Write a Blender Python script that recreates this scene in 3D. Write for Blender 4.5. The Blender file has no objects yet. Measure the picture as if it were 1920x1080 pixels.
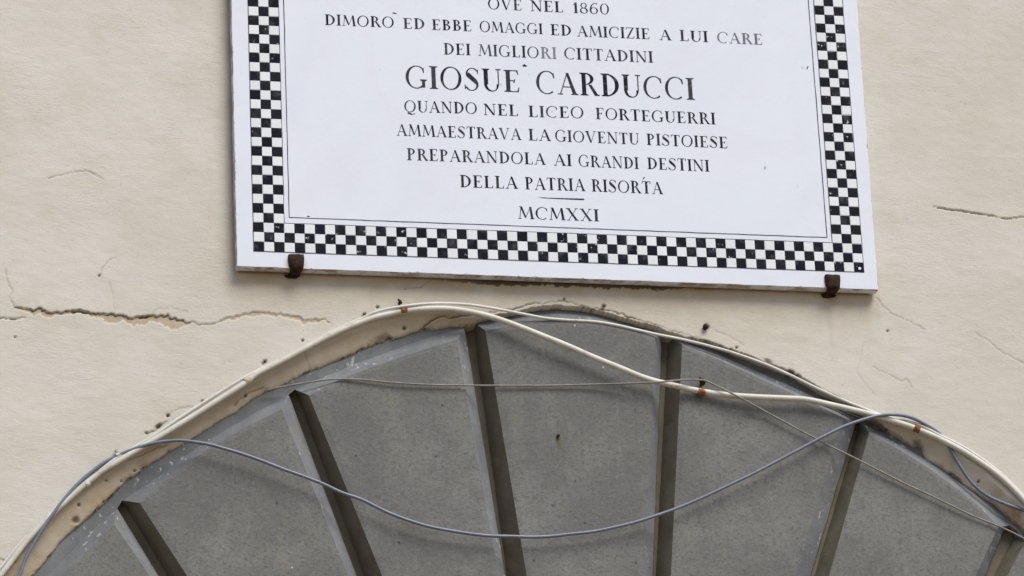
import bpy, bmesh, math, random
import numpy as np
from mathutils import Vector
random.seed(7); RNG = np.random.default_rng(11)
S = bpy.context.scene
COL = S.collection

# ------------------------------------------------------------------ camera
YAW, PITCH, ROLL, FPX = 0.2175, 0.3720, -0.0470, 7932.996
Z0 = 4.65                                    # height of the plaque's lower band above the street
CAM = np.array([-1.1487, -7.4824, Z0 - 3.0485])
fw = np.array([math.sin(YAW)*math.cos(PITCH), math.cos(YAW)*math.cos(PITCH), math.sin(PITCH)])
r0 = np.array([math.cos(YAW), -math.sin(YAW), 0.0]); u0 = np.cross(r0, fw)
RT = math.cos(ROLL)*r0 + math.sin(ROLL)*u0
UP = -math.sin(ROLL)*r0 + math.cos(ROLL)*u0
cam = bpy.data.cameras.new('camera'); co = bpy.data.objects.new('camera', cam); COL.objects.link(co)
from mathutils import Matrix
M = Matrix(((RT[0], UP[0], -fw[0], CAM[0]), (RT[1], UP[1], -fw[1], CAM[1]), (RT[2], UP[2], -fw[2], CAM[2]), (0, 0, 0, 1)))
co.matrix_world = M
cam.sensor_width = 36; cam.lens = FPX*36/1920; cam.clip_start = .1; cam.clip_end = 2000
S.camera = co

# ------------------------------------------------------------------ sky, sun, exposure
SUN_AZ, SUN_EL = math.radians(28), math.radians(52)   # azimuth to the right of the wall's normal
w = bpy.data.worlds.new('World'); S.world = w; w.use_nodes = True
wn = w.node_tree; wn.nodes.clear()
out = wn.nodes.new('ShaderNodeOutputWorld'); bg = wn.nodes.new('ShaderNodeBackground'); sky = wn.nodes.new('ShaderNodeTexSky')
sky.sky_type = 'NISHITA'; sky.sun_disc = False; sky.sun_elevation = SUN_EL
sd = Vector((math.sin(SUN_AZ)*math.cos(SUN_EL), -math.cos(SUN_AZ)*math.cos(SUN_EL), math.sin(SUN_EL)))
sky.sun_rotation = math.atan2(sd.x, sd.y)
sky.air_density = 1.0; sky.dust_density = 1.6; sky.ozone_density = 1.0
bg.inputs['Strength'].default_value = 0.10
wn.links.new(sky.outputs[0], bg.inputs[0]); wn.links.new(bg.outputs[0], out.inputs[0])
sl = bpy.data.lights.new('sun', 'SUN'); sl.energy = 2.4; sl.angle = math.radians(32); sl.color = (1.0, .965, .91)
so = bpy.data.objects.new('sun', sl); COL.objects.link(so); so.location = (3, -6, 12)
so.rotation_euler = sd.to_track_quat('Z', 'Y').to_euler()
S.view_settings.view_transform = 'Standard'; S.view_settings.look = 'None'
S.view_settings.exposure = 0.38; S.view_settings.gamma = 1; S.view_settings.use_curve_mapping = False

# ------------------------------------------------------------------ helpers
WY = 0.027            # wall face; the plaque's face is y = 0
YR = WY + .025        # concrete border ring of the lunette
YP = YR - .029        # face of the concrete panels
YD = YR + .024        # floor of the grooves

def at(px, py, Y):
    """where the sight line of a photograph point meets the vertical plane y = Y (used to take measurements)"""
    d = fw + RT*((px-960)/FPX) + UP*((540-py)/FPX)
    t = (Y - CAM[1])/d[1]
    return CAM + d*t

def tag(o, label=None, cat=None, group=None, kind=None):
    if label: o['label'] = label
    if cat: o['category'] = cat
    if group: o['group'] = group
    if kind: o['kind'] = kind
    return o

def mesh_obj(name, verts, faces, mat, parent=None, origin=(0, 0, 0), smooth=False):
    """verts are world coordinates; the object's origin is put at `origin`"""
    og = Vector(origin)
    me = bpy.data.meshes.new(name)
    me.from_pydata([tuple(Vector(v)-og) for v in verts], [], faces)
    me.materials.append(mat)
    if smooth: me.polygons.foreach_set('use_smooth', [True]*len(me.polygons))
    me.update()
    o = bpy.data.objects.new(name, me); COL.objects.link(o)
    if parent is not None:
        o.parent = parent; o.location = og - parent_world(parent)
    else: o.location = og
    return o

def parent_world(p):
    v = Vector(p.location)
    while p.parent: p = p.parent; v += Vector(p.location)
    return v

def empty(name, loc, **k):
    o = bpy.data.objects.new(name, None); o.empty_display_size = .05; o.location = loc; COL.objects.link(o)
    return tag(o, **k)

def vnoise(n, m, sx, sy, seed, octs=1, gain=.5):
    """fractal value noise on an n x m grid; features about sx x sy samples"""
    g = np.random.default_rng(seed); acc = np.zeros((n, m)); a = 1.0; tot = 0
    for o in range(octs):
        cx, cy = max(1.0, sx/2**o), max(1.0, sy/2**o)
        gn, gm = int(n/cx)+3, int(m/cy)+3
        G = g.random((gn, gm))*2-1
        u = np.arange(n)/cx; v = np.arange(m)/cy
        i = u.astype(int); j = v.astype(int); fu = u-i; fv = v-j
        fu = fu*fu*(3-2*fu); fv = fv*fv*(3-2*fv)
        A = G[i][:, j]*(1-fv) + G[i][:, j+1]*fv
        B = G[i+1][:, j]*(1-fv) + G[i+1][:, j+1]*fv
        acc += a*(A*(1-fu)[:, None] + B*fu[:, None]); tot += a; a *= gain
    return acc/tot

def smooth_path(pts, step):
    """Catmull-Rom through points (any dimension), resampled at about `step`"""
    P = np.array(pts, float); Q = np.vstack([2*P[0]-P[1], P, 2*P[-1]-P[-2]]); res = []
    for i in range(1, len(Q)-2):
        a, b, c, d = Q[i-1], Q[i], Q[i+1], Q[i+2]
        n = max(1, int(np.linalg.norm((c-b)[:3])/step))
        for k in range(n):
            t = k/n
            res.append(.5*((2*b)+(-a+c)*t+(2*a-5*b+4*c-d)*t*t+(-a+3*b-3*c+d)*t**3))
    res.append(Q[-2]); return np.array(res)

def tube(path, rad, n=12, squash=1.0):
    V = []; F = []; N = len(path)
    for i, p in enumerate(path):
        t = path[min(i+1, N-1)]-path[max(i-1, 0)]; t = t/np.linalg.norm(t)
        a = np.cross(t, [0, 1, 0]); a /= np.linalg.norm(a); b = np.cross(t, a)
        r = rad[i] if hasattr(rad, '__len__') else rad
        for k in range(n):
            th = 2*math.pi*k/n
            V.append(p + r*(math.cos(th)*a + math.sin(th)*b*squash))
    for i in range(N-1):
        for k in range(n):
            k2 = (k+1) % n
            F.append((i*n+k, i*n+k2, (i+1)*n+k2, (i+1)*n+k))
    F.append(tuple(range(n))[::-1]); F.append(tuple(range((N-1)*n, N*n)))
    return V, F

# ------------------------------------------------------------------ materials
class Nodes:
    def __init__(s, name):
        s.m = bpy.data.materials.new(name); s.m.use_nodes = True; s.t = s.m.node_tree; s.t.nodes.clear()
        s.out = s.new('ShaderNodeOutputMaterial'); s.b = s.new('ShaderNodeBsdfPrincipled')
        s.t.links.new(s.b.outputs[0], s.out.inputs[0])
        s.co = s.new('ShaderNodeNewGeometry').outputs['Position']
    def new(s, t, **k):
        n = s.t.nodes.new(t)
        for a, v in k.items(): setattr(n, a, v)
        return n
    def l(s, a, b): s.t.links.new(a, b)
    def put(s, sock, v):
        if hasattr(v, 'links'): s.l(v, sock)
        elif isinstance(v, tuple) and len(v) == 3 and sock.type == 'RGBA': sock.default_value = (*v, 1)
        else: sock.default_value = v
    def noise(s, scale, detail=4, rough=.55, stretch=(1, 1, 1), off=None, dist=0, co=None):
        mp = s.new('ShaderNodeMapping'); s.l(co or s.co, mp.inputs[0]); mp.inputs['Scale'].default_value = stretch
        if off is not None: s.put(mp.inputs['Location'], off)
        n = s.new('ShaderNodeTexNoise'); s.l(mp.outputs[0], n.inputs['Vector'])
        n.inputs['Scale'].default_value = scale; n.inputs['Detail'].default_value = detail
        n.inputs['Roughness'].default_value = rough; n.inputs['Distortion'].default_value = dist
        return n.outputs[0]
    def ramp(s, v, a, b, lo=0., hi=1.):
        n = s.new('ShaderNodeMapRange'); n.clamp = True; n.interpolation_type = 'SMOOTHSTEP'
        s.l(v, n.inputs[0]); n.inputs[1].default_value = a; n.inputs[2].default_value = b
        n.inputs[3].default_value = lo; n.inputs[4].default_value = hi; return n.outputs[0]
    def mix(s, f, a, b, mode='MIX'):
        n = s.new('ShaderNodeMix', data_type='RGBA', blend_type=mode)
        s.put(n.inputs[0], f); s.put(n.inputs[6], a); s.put(n.inputs[7], b); return n.outputs[2]
    def math(s, op, a, b=0.):
        n = s.new('ShaderNodeMath', operation=op); s.put(n.inputs[0], a); s.put(n.inputs[1], b); return n.outputs[0]
    def attr(s, name):
        n = s.new('ShaderNodeAttribute', attribute_name=name); sp = s.new('ShaderNodeSeparateColor'); s.l(n.outputs[0], sp.inputs[0])
        return sp.outputs
    def bump(s, layers):
        prev = None
        for h, dist, st in layers:
            b = s.new('ShaderNodeBump'); b.inputs['Strength'].default_value = st; b.inputs['Distance'].default_value = dist
            s.l(h, b.inputs['Height'])
            if prev is not None: s.l(prev, b.inputs['Normal'])
            prev = b.outputs[0]
        s.l(prev, s.b.inputs['Normal'])
    def done(s, col, rough, spec=.3, metal=0.):
        s.put(s.b.inputs['Base Color'], col); s.put(s.b.inputs['Roughness'], rough)
        s.b.inputs['Specular IOR Level'].default_value = spec; s.b.inputs['Metallic'].default_value = metal
        return s.m

def m_plaster():
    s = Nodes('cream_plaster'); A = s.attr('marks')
    big = s.noise(2.2, 3, .5); mid = s.noise(11, 5, .6); fine = s.noise(160, 3, .6)
    c = s.mix(s.ramp(big, .35, .65), (.578, .545, .472), (.625, .597, .535))
    c = s.mix(s.ramp(mid, .42, .72, 0, .5), c, (.54, .50, .415))
    c = s.mix(s.ramp(s.noise(16, 6, .65, (1, 1, 2.2)), .55, .8, 0, .45), c, (.62, .575, .51))
    c = s.mix(s.ramp(fine, .60, .74, 0, .35), c, (.40, .345, .27))
    c = s.mix(s.ramp(s.noise(75, 4, .7, (1, 1, 3)), .58, .72, 0, .35), c, (.68, .65, .60))
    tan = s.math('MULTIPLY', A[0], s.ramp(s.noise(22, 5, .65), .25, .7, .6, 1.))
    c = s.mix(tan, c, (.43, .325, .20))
    c = s.mix(s.math('MULTIPLY', A[2], s.ramp(s.noise(60, 4, .6), .3, .6, .5, 1.)), c, (.25, .14, .065))
    c = s.mix(s.math('MULTIPLY', A[1], .95), c, (.035, .025, .018))
    st = s.noise(40, 5, .6, (1, 1, 3.4), dist=.9); st2 = s.noise(300, 3, .6)
    pm = s.ramp(s.noise(5, 4, .6), .42, .62, .12, 1.)
    stm = s.math('MULTIPLY', st, pm)
    s.bump([(stm, .0026, .32), (s.noise(120, 4, .6, (1, 1, 2.5)), .0012, .35), (st2, .0006, .4)])
    return s.done(c, .92, .15)

def m_concrete(name, col=(.168, .166, .156), grain=1.):
    s = Nodes(name)
    k = lambda f: tuple(x*f for x in col)
    big = s.noise(4.5, 5, .6); sp = s.noise(130, 4, .7); sp2 = s.noise(420, 2, .6)
    c = s.mix(s.ramp(big, .36, .66), k(.84), k(1.22))
    c = s.mix(s.ramp(s.noise(24, 5, .68), .4, .68, 0, .6), c, k(.78))
    c = s.mix(s.ramp(s.noise(9, 6, .7, (1, 1, .55)), .54, .74, 0, .6), c, (.235, .222, .170))
    c = s.mix(s.ramp(s.noise(20, 5, .7, (3.2, 1, .35)), .54, .76, 0, .45), c, k(1.4))
    c = s.mix(s.ramp(s.noise(17, 5, .7, (3.5, 1, .3), off=(3., 1., 7.)), .56, .78, 0, .45), c, k(.66))
    if grain:
        c = s.mix(s.ramp(sp, .48, .66, 0, .75), c, k(.62))
        c = s.mix(s.ramp(s.noise(85, 4, .7, (1, 1, 3.2), dist=.5), .52, .70, 0, .55), c, k(.60))
        c = s.mix(s.ramp(s.noise(100, 4, .7, (1, 1, 3.), off=(5., 2., 1.), dist=.5), .54, .72, 0, .45), c, k(1.45))
        c = s.mix(s.ramp(s.noise(210, 3, .7), .58, .74, 0, .35*grain), c, k(1.35))
        c = s.mix(s.ramp(sp2, .58, .74, 0, .4*grain), c, k(1.5))
    vo = s.new('ShaderNodeTexVoronoi'); s.l(s.co, vo.inputs['Vector']); vo.inputs['Scale'].default_value = 9
    c = s.mix(s.ramp(vo.outputs['Distance'], .012, .020, .75, 0), c, (.62, .61, .58))     # splashes of whitewash
    vd = s.new('ShaderNodeTexVoronoi'); s.l(s.co, vd.inputs['Vector']); vd.inputs['Scale'].default_value = 16
    c = s.mix(s.ramp(vd.outputs['Distance'], .03, .06, .8, 0), c, k(.3))                  # blow holes
    if grain:      # run-off stain under the nail
        p = at(1047, 818, YP); sx = s.new('ShaderNodeSeparateXYZ'); s.l(s.co, sx.inputs[0])
        mx_ = s.ramp(s.math('ABSOLUTE', s.math('SUBTRACT', sx.outputs[0], float(p[0]))), .001, .006, .8, 0)
        mz_ = s.math('MULTIPLY', s.ramp(sx.outputs[2], float(p[2])-.045, float(p[2])-.006), s.ramp(sx.outputs[2], float(p[2]), float(p[2])+.006, 1, 0))
        c = s.mix(s.math('MULTIPLY', mx_, mz_), c, (.12, .105, .035))
    else:
        c = s.mix(s.math('MULTIPLY', s.ramp(s.noise(70, 4, .75, (1, 1, .6)), .60, .66, 0, .8), s.ramp(s.noise(7, 2, .5), .48, .58)), c, (.50, .49, .46))
    st = s.noise(30, 5, .65, (1.6, 1, 2.4), dist=1.2)
    s.bump([(s.noise(7, 3, .5), .012, .25), (st, .002, .5), (sp, .0012, .6)])
    return s.done(c, .8, .3)

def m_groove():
    s = Nodes('olive_brown_concrete')  # groove floors and side faces, coloured browner than the panel faces
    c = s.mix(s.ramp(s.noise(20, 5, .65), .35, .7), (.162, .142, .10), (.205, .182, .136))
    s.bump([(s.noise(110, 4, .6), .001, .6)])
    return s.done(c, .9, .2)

def m_marble():
    s = Nodes('white_marble')
    c = s.mix(s.ramp(s.noise(5, 5, .6, dist=.8), .4, .7), (.705, .728, .80), (.675, .698, .775))
    c = s.mix(s.ramp(s.noise(17, 6, .7, dist=2.), .60, .80, 0, .35), c, (.58, .585, .63))
    c = s.mix(s.ramp(s.noise(3.2, 6, .7, dist=3.), .50, .66, 0, .30), c, (.68, .655, .68))
    vo = s.new('ShaderNodeTexVoronoi'); s.l(s.co, vo.inputs['Vector']); vo.inputs['Scale'].default_value = 11
    c = s.mix(s.ramp(vo.outputs['Distance'], .02, .06, .35, 0), c, (.35, .34, .34))
    for px, py in ((555, 500), (1560, 537)):
        p = at(px, py, 0); vd = s.new('ShaderNodeVectorMath', operation='DISTANCE'); s.l(s.co, vd.inputs[0]); vd.inputs[1].default_value = tuple(p)
        c = s.mix(s.math('MULTIPLY', s.ramp(vd.outputs['Value'], .008, .030, .85, 0), s.ramp(s.noise(50, 4, .65), .35, .65)), c, (.42, .27, .13))
    A = s.attr('marks'); c = s.mix(s.math('MULTIPLY', A[0], s.ramp(s.noise(35, 5, .65), .40, .62)), c, (.27, .19, .12))
    s.bump([(s.noise(60, 4, .6), .0006, .35)])
    return s.done(c, s.ramp(s.noise(30, 3), .3, .7, .38, .55), .4)

def m_tile(name, a, b, chip, amt, sp=.3):
    s = Nodes(name); oi = s.new('ShaderNodeObjectInfo')
    cb = s.new('ShaderNodeCombineXYZ'); s.l(s.math('MULTIPLY', oi.outputs['Random'], 7.), cb.inputs[0])
    c = s.mix(oi.outputs['Random'], a, b)
    n = s.noise(95, 4, .6, off=cb.outputs[0]); big = s.noise(9, 2, .5)
    lim = s.math('MULTIPLY', s.ramp(n, .63, .67), s.ramp(big, .46, .58))
    c = s.mix(s.math('MULTIPLY', lim, amt), c, chip)
    c = s.mix(s.ramp(s.noise(40, 4, .6), .5, .8, 0, .10), c, chip)
    s.bump([(s.noise(180, 3, .6), .0004, .4)])
    return s.done(c, .55, sp)

def m_plain(name, a, b, rough=.5, scale=40, spec=.35, bump=.0005, metal=0., dirt=None, dscale=18):
    s = Nodes(name)
    c = s.mix(s.ramp(s.noise(scale, 5, .6), .38, .66), a, b)
    if dirt: c = s.mix(s.ramp(s.noise(dscale, 5, .65), .54, .74, 0, .8), c, dirt)
    s.bump([(s.noise(scale*5, 3, .6), bump, .5)])
    return s.done(c, rough, spec, metal)

def m_letter():
    s = Nodes('letter_paint'); A = s.attr('fade')
    n = s.ramp(s.noise(85, 4, .65), .50, .76, 0, .22)
    f = s.math('ADD', n, A[0]); f = s.math('MINIMUM', f, .8)
    c = s.mix(f, (.010, .011, .019), (.50, .50, .54))
    return s.done(c, .7, .08)

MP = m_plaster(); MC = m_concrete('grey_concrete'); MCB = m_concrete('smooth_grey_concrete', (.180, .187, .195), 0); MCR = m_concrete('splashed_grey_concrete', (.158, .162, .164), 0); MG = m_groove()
MM = m_marble()
MBT = m_tile('black_stone', (.008, .009, .016), (.016, .016, .023), (.6, .6, .62), .9, .04)
MWT = m_tile('pale_stone', (.70, .715, .73), (.75, .765, .785), (.5, .5, .5), .25)
ML = m_letter(); MLINE = m_plain('incised_line', (.04, .04, .05), (.12, .12, .14), .7, spec=.1)
MRD = m_plain('dark_rust', (.022, .012, .008), (.055, .026, .014), .85, 120, .2, .001)
MRO = m_plain('orange_rust', (.20, .065, .022), (.34, .15, .055), .85, 160, .2, .0006, dirt=(.07, .02, .012), dscale=60)
MCA = m_plain('cream_cable_sheath', (.57, .54, .46), (.64, .62, .56), .42, 30, .4, .0004, dirt=(.27, .20, .12), dscale=13)
MCN = m_plain('thin_cream_sheath', (.60, .58, .52), (.68, .66, .62), .42, 30, .4, .0003, dirt=(.36, .31, .23), dscale=14)
MCB2 = m_plain('blue_grey_cable_sheath', (.135, .160, .205), (.165, .193, .24), .35, 40, .5, .0003)
MCT = m_plain('taupe_wire_sheath', (.20, .18, .15), (.27, .25, .22), .5, 60, .4, .0003)
MCD = m_plain('dark_grey_cable_sheath', (.06, .06, .065), (.10, .10, .105), .45, 60, .4, .0003)
MST = m_plain('dull_metal', (.42, .40, .36), (.6, .59, .56), .4, 200, .5, .0005, .7)
MGR = m_plain('street_paving', (.20, .155, .105), (.26, .205, .145), .95, 2, .1, .003)

# ------------------------------------------------------------------ ground
gv = []; gf = []
N = 24; L = 400
for j in range(N+1):
    for i in range(N+1):
        x = (i/N*2-1); y = (j/N*2-1)
        gv.append((L*x*abs(x), WY + .3 - L*(1+y)/1.0*abs(1+y)/2, 0))
for j in range(N):
    for i in range(N):
        a = j*(N+1)+i; gf.append((a, a+N+1, a+N+2, a+1))
g = mesh_obj('ground', gv, gf, MGR); tag(g, kind='structure')

# ------------------------------------------------------------------ outlines of the arched recess (photograph measurements)
OUTER = [(-330, 1600), (-280, 1500), (-190, 1350), (-100, 1215), (-30, 1118), (3, 1075), (42, 1022), (92, 968), (135, 926), (178, 890), (228, 858), (300, 818),
         (340, 793), (400, 753), (462, 714), (500, 692), (547, 667), (627, 628), (697, 600), (750, 584), (800, 579), (850, 580), (897, 584),
         (925, 592), (963, 586), (1013, 575.5), (1047, 572.5), (1087, 578), (1120, 584), (1167, 598.5), (1200, 607.5), (1243, 621), (1277, 631), (1330, 645), (1400, 671), (1470, 700), (1530, 727), (1600, 757),
         (1660, 784), (1720, 808), (1780, 838), (1840, 882), (1890, 928), (1930, 962), (1990, 1025), (2060, 1110), (2140, 1230), (2220, 1370), (2300, 1500), (2340, 1600)]
INNER = [(-250, 1600), (-215, 1500), (-130, 1330), (-40, 1200), (25, 1125), (63, 1080), (123, 1007), (187, 950), (235, 905), (283, 870), (323, 843), (367, 817), (433, 777),
         (470, 751), (493, 737), (520, 727), (553, 710), (575, 699), (613, 683), (645, 671), (667, 662), (690, 649), (720, 640), (767, 625), (800, 617), (847, 613), (880, 612),
         (900, 606), (930, 598), (963, 592), (1013, 582), (1047, 579), (1087, 584), (1120, 590), (1167, 605), (1200, 614), (1243, 627), (1277, 638), (1327, 648),
         (1360, 660), (1427, 684), (1453, 694), (1493, 712), (1527, 730), (1563, 750), (1613, 778), (1640, 795), (1663, 810), (1690, 826), (1712, 838), (1728, 838), (1736, 862), (1767, 880),
         (1790, 895), (1813, 912), (1863, 944), (1897, 976), (1920, 998), (1985, 1060), (2060, 1150), (2130, 1260), (2200, 1390), (2260, 1500), (2280, 1600)]
def world_poly(P, Y): return np.array([at(x, y, Y)[[0, 2]] for x, y in P])
WO = world_poly(OUTER, WY); WI = world_poly(INNER, YR-.004)

n_f = None
def seg_dist(X, Z, P, closed=False):
    d = np.full(X.shape, 1e9); n = len(P)
    for i in range(n if closed else n-1):
        a = P[i]; b = P[(i+1) % n]; ab = b-a; L2 = (ab**2).sum()+1e-12
        t = np.clip(((X-a[0])*ab[0]+(Z-a[1])*ab[1])/L2, 0, 1)
        d = np.minimum(d, (X-a[0]-t*ab[0])**2+(Z-a[1]-t*ab[1])**2)
    return np.sqrt(d)
def inside(X, Z, P):
    r = np.zeros(X.shape, bool); n = len(P)
    for i in range(n):
        x1, z1 = P[i]; x2, z2 = P[(i+1) % n]
        c = ((z1 > Z) != (z2 > Z)) & (X < (x2-x1)*(Z-z1)/(z2-z1+1e-15)+x1)
        r ^= c
    return r

# ------------------------------------------------------------------ the plastered wall: one displaced sheet
c00 = at(-40, 1120, WY); c11 = at(1970, -50, WY); c10 = at(1970, 1120, WY); c01 = at(-40, -50, WY)
fx0 = min(c00[0], c01[0]); fx1 = max(c11[0], c10[0]); fz0 = min(c00[2], c10[2]); fz1 = max(c01[2], c11[2])
ST = .0022
fxs = np.arange(fx0, fx1, ST); fzs = np.arange(fz0, fz1, ST)
def tail(a, sgn, far):
    o = []; v = a; s = .004
    while abs(v-a) < far: v += sgn*s; s *= 1.22; o.append(v)
    return np.array(o)
zt = tail(fzs[0], -1, 4.0); zt = zt[zt > .05]
xs = np.concatenate([tail(fxs[0], -1, 6)[::-1], fxs, tail(fxs[-1], 1, 6)])
zs = np.concatenate([[-.02], zt[::-1], fzs, tail(fzs[-1], 1, 4)])
NX, NZ = len(xs), len(zs)
X, Z = np.meshgrid(xs, zs)                     # rows = z
wob = vnoise(NZ, NX, 26, 26, 1, 4, .6)*.0035 + vnoise(NZ, NX, 5, 5, 2, 1)*.0010
Xw = X + wob; Zw = Z + vnoise(NZ, NX, 26, 26, 3, 4, .6)*.0035 + vnoise(NZ, NX, 5, 5, 4, 1)*.0010

# work only near the arch for distances
inO = inside(X, Z, WO); inI = inside(Xw, Zw, WI)
near = np.zeros(X.shape, bool); near[:] = (X > fx0-.3) & (X < fx1+.3) & (Z > fz0-.5) & (Z < fz1)
dO = np.full(X.shape, 9.); dI = np.full(X.shape, 9.)
dO[near] = seg_dist(X[near], Z[near], WO); dI[near] = seg_dist(Xw[near], Zw[near], WI)
H = np.zeros(X.shape)                          # outward relief of the wall
H += vnoise(NZ, NX, 150, 170, 5, 3, .5)*.0030 + vnoise(NZ, NX, 36, 70, 6, 3, .5)*.0007 + vnoise(NZ, NX, 7, 13, 7, 2, .6)*.00035
ring = inO & ~inI
f = np.where(ring, dO/(dO+dI+1e-6), 0)
H -= np.where(ring, .0205*(f**.9)*(.30+.70*np.clip((dO+dI-.012)/.016, 0, 1)), 0)
H -= np.where(inI, .0205 + np.clip(dI/.004, 0, 1)*.06, 0)
# flaked thin edge of the plaster over the concrete
H -= np.where(ring, np.exp(-(dI/.0035)**2)*.0012, 0)

tan = np.zeros(X.shape); drk = np.zeros(X.shape); brn = np.zeros(X.shape)
n_b = vnoise(NZ, NX, 40, 40, 8, 4, .6)*.5+.5; n_f = vnoise(NZ, NX, 10, 10, 9, 3, .6)*.5+.5; n_s = vnoise(NZ, NX, 3.2, 3.2, 19, 2, .6)*.5+.5
wide = np.clip((dO+dI-.014)/.02, .0, 1)
tan += np.where(ring, np.clip(.72+.7*(n_b-.4), .35, 1.)*np.clip(dO/.012, 0, 1)*np.clip(1.25-(X-at(500, 700, WY)[0])*.55, .55, 1), 0)  # tan stain on the reveal, deepened to put its shade into the colour
brn += np.where(~inI & (dI < .010), (1-dI/.010)*np.clip((n_f-.52)*3.4, 0, 1)*.75*wide, 0)
drk += np.where(~inI & (dI < .0030), np.clip((n_f*.6+n_s*.4-.52)*6, 0, 1)*.85*(.25+.75*wide)*np.where(wide > .2, 1, .3), 0)

def boxmask(P, m):
    a = P.min(0)-m; b = P.max(0)+m
    i0, i1 = np.searchsorted(zs, [a[1], b[1]]); j0, j1 = np.searchsorted(xs, [a[0], b[0]])
    return slice(max(0, i0), i1), slice(max(0, j0), j1)
def jag(P, amp, seed, step=.006):
    g = np.random.default_rng(seed); o = [P[0]]
    for a, b in zip(P[:-1], P[1:]):
        n = max(1, int(np.linalg.norm(b-a)/step)); nrm = np.array([-(b-a)[1], (b-a)[0]])/(np.linalg.norm(b-a)+1e-9)
        for k in range(1, n+1): o.append(a+(b-a)*k/n + (nrm*g.normal()*amp if k < n else 0))
    return np.array(o)
def crack(P, w, depth, dark, seed, amp=.0013, lip=0., expose=0., yoff=WY):
    """w in metres; lip: plaster above stands proud; expose: width of flaked band below"""
    Q = jag(jag(world_poly(P, yoff), amp, seed), amp*.45, seed+100, .0028); sl = boxmask(Q, .16); x, z = X[sl], Z[sl]
    d = seg_dist(x, z, Q)
    vary = .25+.9*n_f[sl]+.7*n_s[sl]
    H[sl] -= depth*np.exp(-(d/(w*vary))**2)
    drk[sl] = np.maximum(drk[sl], dark*np.clip(1.4-d/(np.maximum(w, .0011)*vary), 0, 1)*np.clip(.35+2.2*(n_f[sl]-.30), .25, 1))
    tan[sl] = np.maximum(tan[sl], .35*dark*np.exp(-d/.008))
    if lip or expose:
        o = np.argsort(Q[:, 0]); zl = np.interp(x, Q[o, 0], Q[o, 1]); s = z-zl
        span = (x > Q[:, 0].min()) & (x < Q[:, 0].max())
        if lip: ef = np.clip((x-Q[:, 0].min())/.05, 0, 1)*np.clip((Q[:, 0].max()-x)/.05, 0, 1); H[sl] += np.where(s > 0, lip*ef*np.exp(-s/.03)*np.clip(s/.002, 0, 1), 0)
        if expose:
            ew = expose*np.clip((n_b[sl]*.7+n_f[sl]*.3-.34)*3.4, 0, 1.3)*np.clip((x-Q[:, 0].min())/.02, 0, 1)*np.clip((Q[:, 0].max()-x)/.03, 0, 1)
            e = span & (s <= 0) & (s > -ew)
            brn[sl] = np.maximum(brn[sl], np.where(e, .10, 0)); tan[sl] = np.maximum(tan[sl], np.where(e, .8, 0)); H[sl] -= np.where(e, .0020, 0)

crack([(10, 505), (12, 523), (23, 547), (17, 557), (28, 577)], .0011, .0015, .35, 1, .0008)
crack([(28, 577), (50, 579), (70, 579), (87, 587), (100, 586), (115, 587), (127, 583), (140, 584), (153, 583), (167, 586), (187, 589), (213, 589), (233, 593),
       (250, 597), (267, 593), (283, 592), (307, 593), (327, 595), (343, 599), (357, 604)], .0007, .0030, 1., 2, .0022, lip=.0016, expose=.019)
crack([(135, 583), (150, 582.5), (164, 586)], .0020, .006, 1., 22, .0010)
crack([(262, 595), (276, 594)], .0018, .005, 1., 23, .0006)
crack([(357, 604), (380, 608), (400, 607)], .0013, .002, .5, 3)
crack([(400, 607), (420, 597), (460, 587), (473, 584), (513, 587), (560, 593), (567, 599), (610, 598), (623, 611)], .0007, .0009, .16, 4, .0012, expose=.010)
crack([(-60, 592), (0, 597), (20, 598), (47, 596)], .0013, .003, .5, 5, .0008, expose=.006)
crack([(285, 588), (300, 578), (330, 580), (352, 584)], .0008, .0010, .25, 6, .0008)
crack([(1750, 388), (1790, 394), (1815, 398), (1850, 403), (1880, 409), (1940, 405)], .0008, .0028, .5, 7, .0011, lip=.0010, expose=.003)
crack([(918, 585), (936, 582), (955, 579), (979, 575), (997, 569), (1020, 569), (1038, 565.5), (1057, 564), (1075, 568), (1097, 575), (1130, 580), (1153, 584), (1190, 597)], .0009, .0030, 1., 8, .0012)
crack([(1190, 597), (1236, 611), (1282, 627), (1320, 638), (1368, 656)], .0007, .0018, .7, 9, .0011)
crack([(760, 629), (779, 622), (793, 614), (806, 603), (829, 595), (842, 597), (864, 594), (890, 593)], .0012, .003, .8, 10, .0009, yoff=WY+.015)
crack([(90, 335), (130, 325), (160, 320), (176, 327), (196, 338)], .0010, .0016, .35, 11, .0008)
crack([(757, 542), (790, 539), (800, 530), (822, 517)], .0009, .0015, .45, 12, .0008)
crack([(1637, 688), (1663, 701), (1689, 714), (1700, 710), (1710, 727)], .0008, .0012, .35, 13, .0008)
crack([(1643, 557), (1670, 587), (1700, 600), (1735, 618)], .0009, .0014, .3, 14, .0008)
crack([(1830, 623), (1855, 640), (1880, 661), (1935, 690)], .0009, .0014, .3, 15, .0008)
crack([(186, 517), (195, 498), (205, 488), (216, 484)], .0008, .0009, .25, 16, .0008)
crack([(279, 812), (290, 808), (300, 797), (312, 790)], .0012, .003, .7, 17, .0008)
crack([(312, 782), (322, 772), (340, 765), (360, 763)], .0009, .002, .4, 18, .0008)
crack([(205, 530), (213, 560), (215, 590)], .0008, .0008, .15, 19, .0008)
crack([(572, 657), (574, 672), (582, 690)], .0008, .001, .4, 20, .0008, yoff=WY+.01)
crack([(440, 760), (452, 747), (470, 736), (495, 725)], .0011, .002, .55, 21, .0008, yoff=WY+.015)
crack([(1330, 615), (1365, 630), (1395, 648)], .0008, .001, .25, 24, .0008)
crack([(236, 868), (262, 858), (290, 843), (318, 834)], .0011, .002, .5, 27, .0008, yoff=WY+.018)
crack([(1620, 640), (1606, 700), (1640, 740)], .0007, .0007, .12, 28, .001)
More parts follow.
